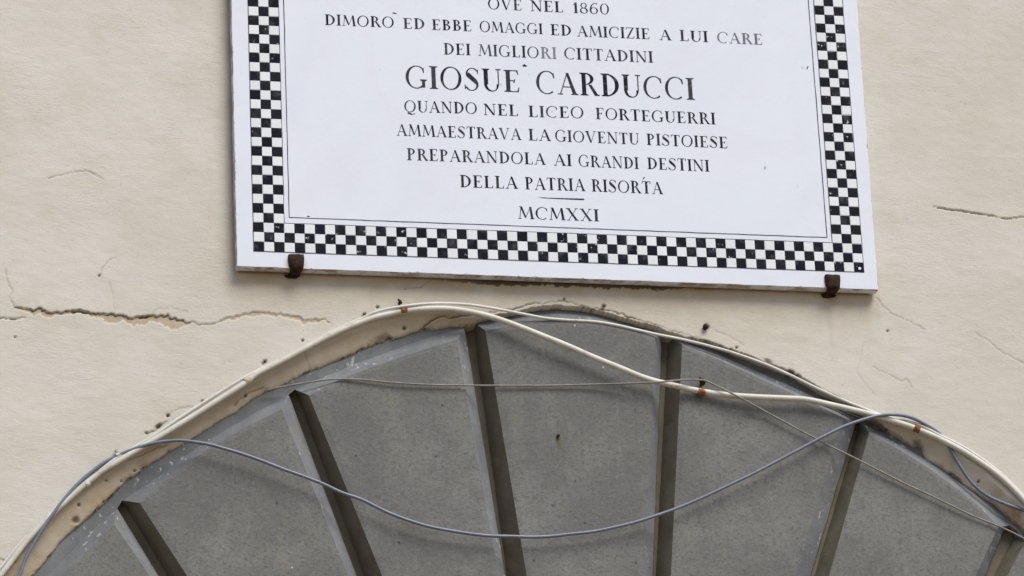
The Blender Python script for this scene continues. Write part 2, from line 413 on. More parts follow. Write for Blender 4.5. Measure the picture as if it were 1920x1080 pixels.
crack([(0, 1048), (12, 1054), (30, 1052)], .0014, .002, .6, 29, .0008)
def pit(px, py, r, dark=1., depth=.006, el=1., yoff=WY, ang=0.):
    r *= .85
    c = at(px, py, yoff)[[0, 2]]; sl = boxmask(np.array([c]), r*3*max(1, el)); x = X[sl]-c[0]; z = Z[sl]-c[1]
    ca, sa = math.cos(ang), math.sin(ang); u = (x*ca+z*sa)/el; v = -x*sa+z*ca
    d = np.sqrt(u*u+v*v)*(.35+.5*n_f[sl]+.8*n_s[sl])
    H[sl] -= depth*np.clip(1.2-d/r, 0, 1); drk[sl] = np.maximum(drk[sl], dark*np.clip(1.5-d/r*1.1, 0, 1))
    tan[sl] = np.maximum(tan[sl], .4*np.exp(-d/(r*1.5)))
for a in [(186, 517, .003, .6), (708, 576, .0042, .95), (683, 590, .0038, .95), (680, 594, .003, .6), (567, 638, .003, .9), (497, 677, .0042, .95), (493, 681, .004, .5),
          (1133, 574, .0036, 1), (1130, 579, .004, .8), (1058, 560, .0026, .9), (1381, 652, .003, .9), (1371, 656, .003, .8), (315, 779, .0036, .85), (380, 752, .004, .9)]: pit(*a)
pit(297, 799, .0055, .85, el=1.8, ang=.5); pit(275, 812, .003, .6, el=1.8)
pit(758, 614, .0045, .8, yoff=WY+.012); pit(460, 742, .0042, .9, yoff=WY+.016)
pit(1484, 697, .004, .9, el=2.2, ang=-.4); pit(1440, 678, .006, .25, el=2., ang=-.5); pit(1495, 704, .003, .8, el=2.)
pit(1719, 832, .007, .6, el=1.6, ang=-.5, yoff=WY+.015); pit(1833, 904, .0035, .9, yoff=WY+.014); pit(1830, 911, .002, .8, yoff=WY+.014)
pit(253, 880, .003, .6, yoff=WY+.01); pit(228, 899, .003, .6, yoff=WY+.01); pit(147, 947, .004, .75, yoff=WY+.012); pit(140, 977, .0065, .6, el=1.5, ang=.7, yoff=WY+.02)
pit(716, 637, .010, .55, el=2.2, ang=.35, yoff=WY+.022, depth=.003); pit(728, 636, .005, .9, el=2, ang=.35, yoff=WY+.022)
pit(200, 898, .003, .5); pit(28, 632, .002, .4); pit(1665, 620, .003, .3); pit(1323, 612, .0075, .9, depth=.004)

# dirt and yellowing under the plaque; at its left, stain plus shadow painted in
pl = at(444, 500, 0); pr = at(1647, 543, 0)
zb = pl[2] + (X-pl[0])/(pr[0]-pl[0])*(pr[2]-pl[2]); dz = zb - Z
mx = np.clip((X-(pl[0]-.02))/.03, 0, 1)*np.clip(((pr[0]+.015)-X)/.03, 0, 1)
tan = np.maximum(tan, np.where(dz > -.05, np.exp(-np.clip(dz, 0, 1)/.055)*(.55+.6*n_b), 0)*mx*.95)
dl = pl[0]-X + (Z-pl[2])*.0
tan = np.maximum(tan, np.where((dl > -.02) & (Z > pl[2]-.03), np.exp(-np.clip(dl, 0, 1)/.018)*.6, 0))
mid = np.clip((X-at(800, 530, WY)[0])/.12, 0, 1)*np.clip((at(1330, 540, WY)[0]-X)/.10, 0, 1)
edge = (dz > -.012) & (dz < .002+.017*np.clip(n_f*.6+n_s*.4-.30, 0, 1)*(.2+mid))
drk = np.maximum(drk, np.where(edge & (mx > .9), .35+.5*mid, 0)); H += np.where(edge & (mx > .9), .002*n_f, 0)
for bx, by, wdt, lng, a in [(1553, 552, .006, .17, .28), (1560, 548, .013, .04, .7), (552, 512, .020, .035, .6), (640, 508, .01, .05, .15), (1645, 560, .006, .12, .12)]:
    c = at(bx, by, WY); k = np.exp(-((X-c[0])/wdt)**2)*np.clip((c[2]+.01-Z)/.01, 0, 1)*np.clip(1-(c[2]-Z)/lng, 0, 1)
    brn = np.maximum(brn, k*a*(.6+.6*n_f))
# rust blot at the right edge of the reveal
for bx, by, r, a in [(1905, 975, .022, .9), (1885, 955, .02, .6), (1690, 806, .02, .15), (1870, 930, .02, .5), (40, 1075, .03, .5)]:
    c = at(bx, by, WY+.02); k = np.exp(-((X-c[0])**2+(Z-c[2])**2)/r**2)*np.clip((n_f-.3)*3, 0, 1); brn = np.maximum(brn, k*a*ring)

V = np.stack([X, WY-H, Z], -1).reshape(-1, 3)
keep = ~(inI & (dI > .012) & (Z > WI[:, 1].min()+.02))
kq = keep[:-1, :-1] | keep[1:, :-1] | keep[:-1, 1:] | keep[1:, 1:]
I, J = np.nonzero(kq); a = I*NX+J
Q = np.stack([a, a+1, a+NX+1, a+NX], -1).astype(np.int32)
used = np.zeros(NX*NZ, bool); used[Q.ravel()] = True
remap = np.cumsum(used)-1; Q = remap[Q]; V = V[used]
me = bpy.data.meshes.new('plaster_wall')
me.vertices.add(len(V)); me.vertices.foreach_set('co', V.ravel())
me.loops.add(Q.size); me.loops.foreach_set('vertex_index', Q.ravel().astype(np.int32))
me.polygons.add(len(Q)); me.polygons.foreach_set('loop_start', np.arange(0, Q.size, 4, dtype=np.int32))
me.polygons.foreach_set('use_smooth', np.ones(len(Q), bool))
me.update(calc_edges=True)
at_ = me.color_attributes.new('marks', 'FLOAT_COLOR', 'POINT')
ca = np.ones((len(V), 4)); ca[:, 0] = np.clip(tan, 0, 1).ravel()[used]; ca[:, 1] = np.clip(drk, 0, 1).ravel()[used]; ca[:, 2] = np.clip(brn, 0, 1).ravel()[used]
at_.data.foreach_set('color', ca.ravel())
me.materials.append(MP)
wall = bpy.data.objects.new('plaster_wall', me); COL.objects.link(wall)
tag(wall, 'cream plastered house wall with a long crack, chipped edges and an arched recess', 'wall')

# ------------------------------------------------------------------ concrete lunette with raised wedge panels
fo = at(1000, 1300, YR)
fan = empty('concrete_lunette', fo, label='grey concrete lunette of raised wedge panels filling the arch below the plaque', cat='lunette')
# backing: floor of the grooves
bw = [at(-330, 1640, YD), at(2400, 1640, YD), at(2400, 540, YD), at(-330, 540, YD)]
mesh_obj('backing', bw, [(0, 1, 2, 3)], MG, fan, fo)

# panels: left foot (floor of groove), left top, right top, right foot (border level), each at the upper end and at y = 1080
def ext(p, q, y):       # point on the line p-q at photograph row y
    t = (y-p[1])/(q[1]-p[1]); return (p[0]+(q[0]-p[0])*t, y)
PAN = [
 dict(LF=[(-420, 1430), (-420, 1600)], LT=[(-400, 1440), (-400, 1600)], RT=[(216, 984), (282, 1080)], RF=[(219, 953), (297, 1080)],
      foot=[(-330, 1500), (-180, 1345), (-70, 1228), (20, 1142), (89, 1080), (148, 1018), (219, 953)], top=[(-310, 1500), (-160, 1365), (-35, 1235), (50, 1147), (120, 1075), (165, 1031), (214, 983)]),
 dict(LF=[(236, 950), (315, 1080)], LT=[(262, 945), (350, 1080)], RT=[(529, 774), (652, 1080)], RF=[(542, 743), (668, 1080)],
      foot=[(228, 938), (297, 893), (345, 855), (392, 824), (481, 772), (540, 740)], top=[(262, 943), (310, 901), (360, 862), (407, 832), (470, 796), (528, 768)]),
 dict(LF=[(556, 738), (683, 1080)], LT=[(579, 743), (716, 1080)], RT=[(857, 642), (934, 1080)], RF=[(871, 617), (947, 1080)],
      foot=[(552, 730), (600, 710), (655, 686), (748, 652), (820, 627), (869, 614)], top=[(579, 741), (646, 708), (700, 688), (760, 667), (822, 647), (856, 637)]),
 dict(LF=[(888, 616), (951, 1080)], LT=[(909, 622), (987, 1080)], RT=[(1226, 640), (1206, 1080)], RF=[(1240, 636), (1223, 1080)],
      foot=[(888, 604), (960, 590), (1047, 577), (1120, 586), (1185, 606), (1240, 628)], top=[(910, 620), (985, 605), (1057, 600), (1120, 604), (1180, 617), (1228, 633)]),
 dict(LF=[(1252, 640), (1230, 1080)], LT=[(1279, 647), (1258, 1080)], RT=[(1583, 786), (1490, 1080)], RF=[(1604, 794), (1519, 1080)],
      foot=[(1258, 632), (1340, 656), (1433, 699), (1525, 738), (1572, 761), (1604, 786)], top=[(1279, 646), (1340, 671), (1433, 714), (1498, 744), (1550, 768), (1582, 785)]),
 dict(LF=[(1609, 803), (1527, 1080)], LT=[(1629, 812), (1554, 1080)], RT=[(1868, 990), (1826, 1080)], RF=[(1882, 993), (1846, 1080)],
      foot=[(1612, 787), (1694, 832), (1749, 869), (1824, 921), (1860, 953), (1894, 985)], top=[(1630, 811), (1694, 848), (1731, 871), (1800, 920), (1840, 953), (1872, 988)]),
 dict(LF=[(1899, 1010), (1863, 1080)], LT=[(1920, 1014), (1886, 1080)], RT=[(2300, 1420), (2250, 1600)], RF=[(2330, 1420), (2280, 1600)],
      foot=[(1905, 993), (1990, 1075), (2080, 1180), (2180, 1310), (2320, 1500)], top=[(1922, 1016), (1980, 1085), (2065, 1190), (2160, 1310), (2300, 1500)]),
]
YB = 1580
def resample(P, n):
    P = np.array(P, float); s = np.r_[0, np.cumsum(np.linalg.norm(np.diff(P, axis=0), axis=1))]; u = np.linspace(0, s[-1], n)
    return np.stack([np.interp(u, s, P[:, k]) for k in range(2)], 1)
for pi, p in enumerate(PAN):
    NI, NJ = 26, 46
    footL, topL = resample(p['foot'], NI), resample(p['top'], NI)
    V = []; rows = []
    def bottom(u, key):      # points along the bottom row, between left and right lines
        a = np.array(ext(*p[key[0]], YB)); b = np.array(ext(*p[key[1]], YB)); return a+(b-a)*u
    wv = lambda a, b, s: (vnoise(a, b, s, s, 40+pi, 3)*.0007)
    nz = wv(NJ+4, NI+4, 7)
    def add(q, Y): V.append(at(q[0], q[1], Y)); return len(V)-1
    # top face grid
    grid = []
    for j in range(NJ):
        t = (j/(NJ-1))**1.3; r = []
        for i in range(NI):
            u = i/(NI-1); a = topL[i]; b = bottom(u, ('LT', 'RT')); 
            # follow the side lines exactly at the edges
            q = a+(b-a)*t
            e = .0012*(1 if (i in (0, NI-1) or j == 0) else 0)
            r.append(add(q, YP + nz[j, i] + e))
        grid.append(r)
    F = []
    for j in range(NJ-1):
        for i in range(NI-1): F.append((grid[j][i], grid[j+1][i], grid[j+1][i+1], grid[j][i+1]))
    # upper bevel down to the border level, then a vertical skirt
    fr = [add(footL[i], YR+.0005+nz[0, i]*.5) for i in range(NI)]
    MARGIN = list(range(len(F), len(F)+NI-1))
    for i in range(NI-1): F.append((fr[i], grid[0][i], grid[0][i+1], fr[i+1]))
    # left bevel down to the groove floor
    lf = []; rf = []; rb = []
    lfp, lfq = p['LF']; rfp, rfq = p['RF']
    for j in range(NJ):
        ys = V[grid[j][0]]; t = (j/(NJ-1))**1.3
        a = np.array(lfp, float); b = np.array(ext(lfp, lfq, YB)); lf.append(add(a+(b-a)*t + RNG.normal()*.25, YD-.001))
        a = np.array(rfp, float); b = np.array(ext(rfp, rfq, YB)); q = a+(b-a)*t + RNG.normal()*.25
        rf.append(add(q, YR-.001)); rb.append(add((q[0]+1.5, q[1]), YD-.001))
    GROOVE = []
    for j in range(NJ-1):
        GROOVE += [len(F), len(F)+2]; MARGIN.append(len(F)+1)
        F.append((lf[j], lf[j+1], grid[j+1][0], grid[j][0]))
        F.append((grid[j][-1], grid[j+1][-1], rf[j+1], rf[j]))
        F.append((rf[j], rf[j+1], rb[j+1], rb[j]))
    MARGIN += [len(F), len(F)+1]; F.append((fr[0], lf[0], grid[0][0])); F.append((fr[-1], grid[0][-1], rf[0]))
    po = at((p['LT'][0][0]+p['RT'][0][0])/2, 1080, YP)
    o = mesh_obj('panel', V, F, MC, fan, po, smooth=False)
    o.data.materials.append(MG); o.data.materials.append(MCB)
    for k in GROOVE: o.data.polygons[k].material_index = 1
    for k in MARGIN: o.data.polygons[k].material_index = 2
    bm = bmesh.new(); bm.from_mesh(o.data)
    bmesh.ops.recalc_face_normals(bm, faces=bm.faces)
    bm.to_mesh(o.data); bm.free()

# border ring: between the plaster and the panels' upper feet, closing the grooves' ends
inn = []
for p in PAN: inn += list(resample(p['foot'], 14))
inn = np.array(inn); 
NB = len(inn); V = []; F = []
ctr = np.array((1190., 2443.))
for q in inn:
    d = q-ctr; d /= np.linalg.norm(d)
    V.append(at(*(q+d*95), YR+RNG.normal()*.0002)); V.append(at(*(q-d*1.0), YR+RNG.normal()*.0002)); V.append(at(*(q-d*1.0), YD+.002))
for i in range(NB-1):
    F.append((3*i, 3*i+3, 3*i+4, 3*i+1)); F.append((3*i+1, 3*i+4, 3*i+5, 3*i+2))
o = mesh_obj('border', V, F, MCR, fan, at(1000, 600, YR))

# small rusty nail in the middle panel
def blob(r, seed, sc=(1, 1, 1), sub=2, amp=.25):
    bm = bmesh.new(); bmesh.ops.create_icosphere(bm, subdivisions=sub, radius=r); g = random.Random(seed)
    for v in bm.verts: v.co = Vector((v.co.x*sc[0], v.co.y*sc[1], v.co.z*sc[2]))*(1+g.uniform(-amp, amp))
    V = [v.co.copy() for v in bm.verts]; F = [tuple(v.index for v in f.verts) for f in bm.faces]; bm.free(); return V, F
def merge(parts):
    V = []; F = []
    for v, f in parts:
        n = len(V); V += [np.array(q) for q in v]; F += [tuple(i+n for i in q) for q in f]
    return V, F
def shift(vf, c): return [np.array(v)+np.array(c) for v in vf[0]], vf[1]
c = at(1047, 817, YP-.004)
nv, nf = merge([shift(blob(.0032, 3, (1, .8, 1.3)), c), tube(np.array([c, c+(0, .008, 0)*np.array(1)+(0.0003, 0, .0002)]), .0016, 8)])
o = mesh_obj('nail', nv, nf, MRD, None, c); tag(o, 'rusty nail stub in the middle wedge panel, above the lowest sag of the blue cable', 'nail')
c = at(1323, 613, WY-.006)
nv, nf = merge([shift(blob(.0052, 5, (1.1, .9, .9)), c), tube(np.array([c, c+np.array((.0003, .016, -.0005))]), .0045, 10)])
o = mesh_obj('bolt_stub', nv, nf, MRD, None, c); tag(o, 'dark rusted bolt stub poking out of the plaster between the plaque and the arch', 'bolt')

# ------------------------------------------------------------------ marble plaque
CELL = .02; NC = 61; NR = 34
A = at(444, 499.5, 0); B = at(1647, 543.5, 0); TL = at(433.3, 0, 0); TR = at(1607, 0, 0)
TH = .022
sx0 = lambda z: A[0] + (TL[0]-A[0])*(z-A[2])/(TL[2]-A[2]); sx1 = lambda z: B[0] + (TR[0]-B[0])*(z-B[2])/(TR[2]-B[2])
ztop = Z0 + 1.06
corners = [(A[0], A[2]), (B[0], B[2]), (sx1(ztop), ztop), (sx0(ztop), ztop)]
loop = []
for i in range(4):
    a = np.array(corners[i]); b = np.array(corners[(i+1) % 4]); n = int(np.linalg.norm(b-a)/.004)
    for k in range(n): loop.append((a+(b-a)*k/n, i))
cen = np.mean(corners, 0)
nz = vnoise(1, len(loop), 1, 6, 50, 3)[0]; nz2 = vnoise(1, len(loop), 1, 2, 51, 1)[0]
nrm = {0: (0, 1), 1: (-1, 0), 2: (0, -1), 3: (1, 0)}
R = [[], [], [], []]
for k, (q, s) in enumerate(loop):
    nn = np.array(nrm[s]); chip = .0011 + .0005*nz[k] + (.0022 if nz2[k] > .86 else 0)
    j = .0003*nz[k]
    a = q+nn*(chip+j); b = q+nn*j
    R[0].append((a[0], 0, a[1])); R[1].append((b[0]*.5+a[0]*.5, .0004, b[1]*.5+a[1]*.5)); R[2].append((b[0], .0014+.0006*nz[k], b[1])); R[3].append((b[0], TH, b[1]))
n = len(loop); V = R[0]+R[1]+R[2]+R[3]; F = [tuple(range(n))]
for r in range(3):
    for k in range(n):
        k2 = (k+1) % n; F.append((r*n+k, (r+1)*n+k, (r+1)*n+k2, r*n+k2))
F.append(tuple(range(3*n, 4*n))[::-1])
po = Vector(((A[0]+B[0])/2, TH, A[2]))
plaque = empty('memorial_plaque', po, label='white marble memorial plaque with black capitals and a checkered border', cat='plaque')
o = mesh_obj('slab', V, F, MM, plaque, po)
ca = o.data.color_attributes.new('marks', 'FLOAT_COLOR', 'POINT'); arr = np.zeros((4*n, 4)); arr[n:2*n] = .6; arr[2*n:] = 1.; arr[3*n:] = .5
ca.data.foreach_set('color', arr.ravel())
bm = bmesh.new(); bm.from_mesh(o.data); bmesh.ops.recalc_face_normals(bm, faces=bm.faces); bm.to_mesh(o.data); bm.free()

# tiles: shared meshes
def tile_mesh(name, mat, s, th, ch):
    a = s/2; b = a-ch
    v = [(-a, ch*.6-th*0, -a), (a, ch*.6, -a), (a, ch*.6, a), (-a, ch*.6, a), (-b, 0, -b), (b, 0, -b), (b, 0, b), (-b, 0, b),
         (-a, th, -a), (a, th, -a), (a, th, a), (-a, th, a)]
    f = [(4, 5, 6, 7), (0, 1, 5, 4), (1, 2, 6, 5), (2, 3, 7, 6), (3, 0, 4, 7), (8, 9, 1, 0), (9, 10, 2, 1), (10, 11, 3, 2), (11, 8, 0, 3)]
    m = bpy.data.meshes.new(name); m.from_pydata(v, [], f); m.materials.append(mat); m.update(); return m
bt = [tile_mesh('black_tile', MBT, CELL*k, .002, .0006) for k in (.995, .975, 1.0)]
wt = [tile_mesh('white_tile', MWT, CELL*k, .002, .0005) for k in (.955, .97, .94)]
pw = parent_world(plaque)
def put_tile(i, j):
    black = (i+j) % 2 == 0
    o = bpy.data.objects.new('black_tile' if black else 'white_tile', random.choice(bt if black else wt)); COL.objects.link(o)
    o.parent = plaque
    o.location = Vector(((i+.5)*CELL+random.gauss(0, .00022), -.0009 if black else -.0006, Z0+(j+.5)*CELL+random.gauss(0, .00022))) - pw
    o.rotation_euler = (random.gauss(0, .003), random.gauss(0, .006), random.gauss(0, .003))
for j in range(NR):
    for i in range(NC):
        if j < 3 or i < 3 or i >= NC-3: put_tile(i, j)
# incised lines
def line_strip(pts, wd, y, closed=False, name='border_line', seed=0):
    g = np.random.default_rng(seed); Q = []
    for a, b in zip(pts[:-1], pts[1:]):
        a = np.array(a); b = np.array(b); n = max(2, int(np.linalg.norm(b-a)/.02)); nn = np.array([-(b-a)[1], (b-a)[0]])/np.linalg.norm(b-a)
        Q.append([(a+(b-a)*k/n + nn*(g.normal()*.00018 if 0 < k < n else 0), nn) for k in range(n+1)])
    V = []; F = []
    for q in Q:
        s = len(V)
        for p, nn in q:
            w_ = wd*(.85+.3*g.random())/2
            for sg in (-1, 1): V.append((p[0]+nn[0]*w_*sg, y, p[1]+nn[1]*w_*sg))
        for k in range(len(q)-1): F.append((s+2*k, s+2*k+1, s+2*k+3, s+2*k+2))
        y -= .00005
    return mesh_obj(name, V, F, MLINE, plaque, pw)
e = CELL*NC; zt_ = Z0+NR*CELL; g_ = .0006
line_strip([(-g_, zt_), (-g_, Z0-g_), (e+g_, Z0-g_), (e+g_, zt_)], .0013, -.00035, seed=1)
bi = 3*CELL+g_
line_strip([(bi, zt_), (bi, Z0+bi), (e-bi, Z0+bi), (e-bi, zt_)], .0013, -.00035, seed=2)
q1 = at(542.3, 407.7, 0); q2 = at(1550.8, 445.5, 0); q0 = at(531.8, 0, 0); q3 = at(1515.3, 0, 0)
up = lambda a, b: (a[0]+(b[0]-a[0])*(zt_-a[2])/(b[2]-a[2]), zt_)
line_strip([up(q1, q0), (q1[0], q1[2]), (q2[0], q2[2]), up(q2, q3)], .0017, -.00035, seed=3)

# ------------------------------------------------------------------ lettering: high-contrast roman capitals drawn by hand
T, h_ = .168, .05
def stem(x0, y0, x1, y1, w0, w1=None):
    w1 = w0 if w1 is None else w1
    return [[(x0-w0/2, y0), (x0+w0/2, y0), (x1+w1/2, y1), (x1-w1/2, y1)]]
def ser(x, y, w=.34, up=1):          # thin serif with a small bracket
    t = .034; y0, y1 = (y, y+t) if up > 0 else (y-t, y)
    r = [[(x-w/2, y0), (x+w/2, y0), (x+w/2, y1), (x-w/2, y1)]]
    yy = y1 if up > 0 else y0
    for s in (-1, 1): r.append([(x+s*.06, yy), (x+s*(w/2-.03), yy), (x+s*.055, yy+up*.055)])
    return r
def vstem(x, w=T, s=.34): return stem(x, 0.01, x, .99, w) + ser(x, 0, s) + ser(x, 1, s, -1)
def arc(cx, cy, rx, ry, a0, a1, tk, tn, rot=0., n=28):
    """stroke of an ellipse, thick where it runs vertical, thin where horizontal; rot tilts the stress"""
    r = []; P = []
    for k in range(n+1):
        a = math.radians(a0+(a1-a0)*k/n); w_ = tn+(tk-tn)*abs(math.cos(a+rot))**1.7
        P.append(((cx+rx*math.cos(a), cy+ry*math.sin(a)), (cx+(rx-w_)*math.cos(a), cy+(ry-min(w_, .9*w_))*math.sin(a))))
    for a, b in zip(P[:-1], P[1:]): r.append([a[0], b[0], b[1], a[1]])
    return r
def bar(x0, x1, y, t=.038): return [[(x0, y), (x1, y), (x1, y+t), (x0, y+t)]]
def tick(x, y, s=1, hgt=.20, up=1):  # vertical end serif of an arm
    return [[(x, y), (x-s*.07, y), (x-s*.0, y+up*hgt), (x+s*.03, y+up*hgt)]]
def gl(c):
    if c == 'I': return vstem(.17), .34
    if c == 'D': return vstem(.19) + arc(.21, .5, .55, .5, -90, 90, .16, .04), .80
    if c == 'E': return vstem(.19) + bar(.19, .60, 0) + bar(.19, .58, .962) + bar(.22, .44, .50) + tick(.61, 0, 1, .22) + tick(.59, 1, 1, .20, -1) + tick(.46, .43, 1, .17), .68
    if c == 'F': return vstem(.19) + bar(.19, .58, .962) + bar(.22, .44, .50) + tick(.59, 1, 1, .20, -1) + tick(.46, .43, 1, .17), .64
    if c == 'L': return vstem(.19) + bar(.19, .58, 0) + tick(.60, 0, 1, .24), .66
    if c == 'O': return arc(.45, .5, .43, .515, 0, 360, .125, .036, .22), .90
    if c == 'C': return arc(.46, .5, .44, .515, 52, 305, .125, .036, .15) + tick(.76, .86, 1, .15, -1) + [[(.70, .86), (.76, .93), (.77, .70), (.74, .70)]], .82
    if c == 'G': return arc(.46, .5, .44, .515, 52, 318, .125, .036, .15) + [[(.70, .86), (.76, .93), (.77, .70), (.74, .70)]] + stem(.74, .04, .74, .38, .12) + ser(.74, .40, .30, -1), .90
    if c == 'S': return (arc(.34, .75, .26, .265, 30, 205, .075, .034) + arc(.30, .26, .28, .275, -155, 30, .085, .034)
                         + [[(.085, .70), (.20, .80), (.50, .50), (.42, .33)], [(.085, .70), (.13, .60), (.40, .36), (.52, .48)], [(.50, .50), (.42, .33), (.58, .20), (.575, .35)]]
                         + [[(.56, .95), (.59, .95), (.575, .72), (.54, .80)], [(.02, .05), (.05, .05), (.06, .20), (.02, .30)]]), .64
    if c == 'P': return vstem(.19) + arc(.24, .735, .36, .265, -90, 90, .14, .036), .66
    if c == 'R': return vstem(.19) + arc(.24, .735, .36, .265, -90, 90, .14, .036) + stem(.70, .01, .44, .48, .15, .12) + ser(.72, 0, .22), .80
    if c == 'B': return vstem(.19) + arc(.24, .755, .32, .245, -90, 90, .13, .036) + arc(.24, .27, .39, .27, -90, 90, .14, .036), .70
    if c == 'A': return stem(.10, .01, .41, .99, .042) + stem(.70, .01, .41, .99, .155, .11) + bar(.20, .56, .33) + ser(.10, 0, .22) + ser(.70, 0, .30), .82
    if c == 'V': return stem(.13, .99, .42, .01, .155, .11) + stem(.73, .99, .42, .01, .042) + ser(.13, 1, .30, -1) + ser(.73, 1, .22, -1), .84
    if c == 'N': return stem(.14, .01, .14, .99, .042) + stem(.14, .99, .70, .01, .155, .13) + stem(.72, .01, .72, .99, .042) + ser(.14, 0, .24) + ser(.10, 1, .22, -1) + ser(.72, 1, .24, -1), .86
    if c == 'M': return (stem(.10, .01, .20, .99, .042) + stem(.20, .99, .48, .10, .14, .10) + stem(.48, .10, .80, .99, .040) + stem(.90, .01, .80, .99, .15, .14)
                         + ser(.10, 0, .22) + ser(.90, 0, .30) + ser(.18, 1, .20, -1)), 1.02
    if c == 'U': return stem(.17, .30, .17, .99, T) + ser(.17, 1, .32, -1) + stem(.68, .30, .68, .99, .042) + ser(.68, 1, .22, -1) + arc(.395, .31, .30, .325, 180, 360, .11, .036, -.35), .80
    if c == 'T': return stem(.35, .01, .35, .98, T) + ser(.35, 0, .34) + bar(.05, .65, .962) + tick(.04, 1, -1, .20, -1) + tick(.66, 1, 1, .20, -1), .70
    if c == 'Q': return arc(.45, .5, .43, .515, 0, 360, .125, .036, .22) + [[(.20, -.10), (.34, -.03), (.62, -.18), (.50, -.25)], [(.62, -.18), (.50, -.25), (.80, -.18), (.82, -.10)]], .92
    if c == 'X': return stem(.13, .99, .66, .01, .15) + stem(.66, .99, .13, .01, .042) + ser(.13, 1, .26, -1) + ser(.66, 0, .26) + ser(.66, 1, .22, -1) + ser(.13, 0, .22), .80
    if c == 'Z': return stem(.10, .02, .56, .98, .13) + bar(.04, .60, 0) + bar(.06, .60, .962) + tick(.61, 0, 1, .22) + tick(.05, 1, -1, .2, -1), .66
    if c == '1': return stem(.22, .01, .22, .99, T) + ser(.22, 0, .34) + [[(.22, .99), (.22, .90), (.03, .72), (.02, .76)]], .40
    if c == '8': return arc(.32, .75, .23, .25, 0, 360, .09, .036, .3) + arc(.32, .26, .29, .27, 0, 360, .11, .036, -.2), .64
    if c == '6': return arc(.34, .29, .30, .30, 0, 360, .11, .036) + arc(.50, .35, .46, .66, 95, 190, .12, .036) + [[(.44, 1.0), (.56, .98), (.62, .86), (.54, .90)]], .68
    if c == '0': return arc(.36, .5, .33, .51, 0, 360, .12, .036, .1), .72
    return [], .4
# word, x0, x1 on the photograph, baseline y at both ends, capital height in rows, fading
LINES = [
 [('OVE', 915, 979, 16.8, 19.6, 21, 0), ('NEL', 995, 1057, 20.6, 23.2, 21, 0), ('1860', 1074.5, 1143, 24.2, 27, 20.5, 0)],
 [('DIMORO', 609, 739, 46.7, 52, 20.5, 0), ('ED', 756, 797, 53.3, 55, 20.5, .05), ('EBBE', 810, 885, 55.6, 58.6, 20.5, 0), ('OMAGGI', 899.5, 1018, 59.3, 64, 20.5, 0),
  ('ED', 1032.5, 1072, 65.5, 67.2, 21, 0), ('AMICIZIE', 1082.5, 1219, 68, 73.4, 21, 0), ('A', 1237, 1259, 74.8, 75.6, 20.5, 0), ('LUI', 1274.5, 1328, 76.3, 79, 21, 0), ('CARE', 1345, 1430.5, 80, 84, 21, .32)],
 [('DEI', 832, 882.5, 102, 103.5, 22, 0), ('MIGLIO', 897.5, 1011, 104.2, 109, 22, .06), ('RI', 1014, 1044, 109.2, 110.3, 22, .42), ('CITTADINI', 1058, 1225, 110.5, 117.5, 22, .08)],
 [('GIOSUE', 760.5, 976, 164.5, 173, 42.5, .02), ('CARDUCCI', 1005.5, 1303, 175, 187.3, 42.5, .02)],
 [('QUANDO', 758, 895, 209.5, 213.6, 21.5, .02), ('NEL', 907, 972.5, 215.4, 217.6, 21.5, 0), ('LICEO', 991, 1095, 219, 221.8, 21.5, .02), ('FORTEGUERRI', 1117, 1342, 223, 233.3, 21.5, 0)],
 [('AMMAESTRAVA', 744, 977.5, 254, 262.5, 21.5, .02), ('LA', 991, 1033, 263, 264.4, 21.5, 0), ('GIOVENTU', 1041, 1199, 264.8, 271, 21.5, .05), ('PISTOIESE', 1212.5, 1365, 271.6, 278, 21.5, 0)],
 [('PREPARANDOLA', 763, 1023, 300, 308.9, 22, .03), ('AI', 1039, 1072.5, 310.2, 311.4, 22, .03), ('GRANDI', 1085, 1198, 312, 316.8, 22, .02), ('DESTINI', 1214, 1330.5, 316.8, 321.8, 22, 0)],
 [('DELLA', 862.5, 971, 350.8, 354, 23, 0), ('PATRIA', 984.5, 1097.5, 354.8, 358.4, 23, 0), ('RISORTA', 1109.5, 1243, 358.8, 364, 23, 0)],
 [('MCMXXI', 972, 1123.5, 409.8, 415, 22.5, .02)],
]
MMZ = .02/17.62                       # metres of height on the plaque per photograph row
for ln, words in enumerate(LINES):
    for wd, x0, x1, y0, y1, cap, fade in words:
        V = []; F = []; FD = []
        a = at(x0, y0, 0); b = at(x1, y1, 0); hh = cap*MMZ
        gs = [gl(ch) for ch in wd]; sp = .085
        tot = sum(g[1] for g in gs) + sp*(len(gs)-1)
        sc = (b[0]-a[0])/tot; x = 0
        for ch, (polys, adv) in zip(wd, gs):
            y = -.00045 - random.random()*.00003; hj = 1+random.gauss(0, .012); fj = max(0, fade+random.gauss(0, .035))
            for pi, poly in enumerate(polys):
                n = len(V)
                ar = sum(poly[k][0]*poly[(k+1) % len(poly)][1]-poly[(k+1) % len(poly)][0]*poly[k][1] for k in range(len(poly)))
                if ar < 0: poly = poly[::-1]
                for gx, gy in poly:
                    u = (x+gx)*sc; V.append((a[0]+u, y-pi*.0000022, a[2]+(b[2]-a[2])*u/(b[0]-a[0]) + gy*hh*hj)); FD.append(fj)
                F.append(tuple(range(n, n+len(poly))))
            x += adv+sp
        o = mesh_obj('lettering', V, F, ML, plaque, pw)
        ca = o.data.color_attributes.new('fade', 'FLOAT_COLOR', 'POINT'); arr = np.ones((len(V), 4)); arr[:, 0] = FD
        ca.data.foreach_set('color', arr.ravel())
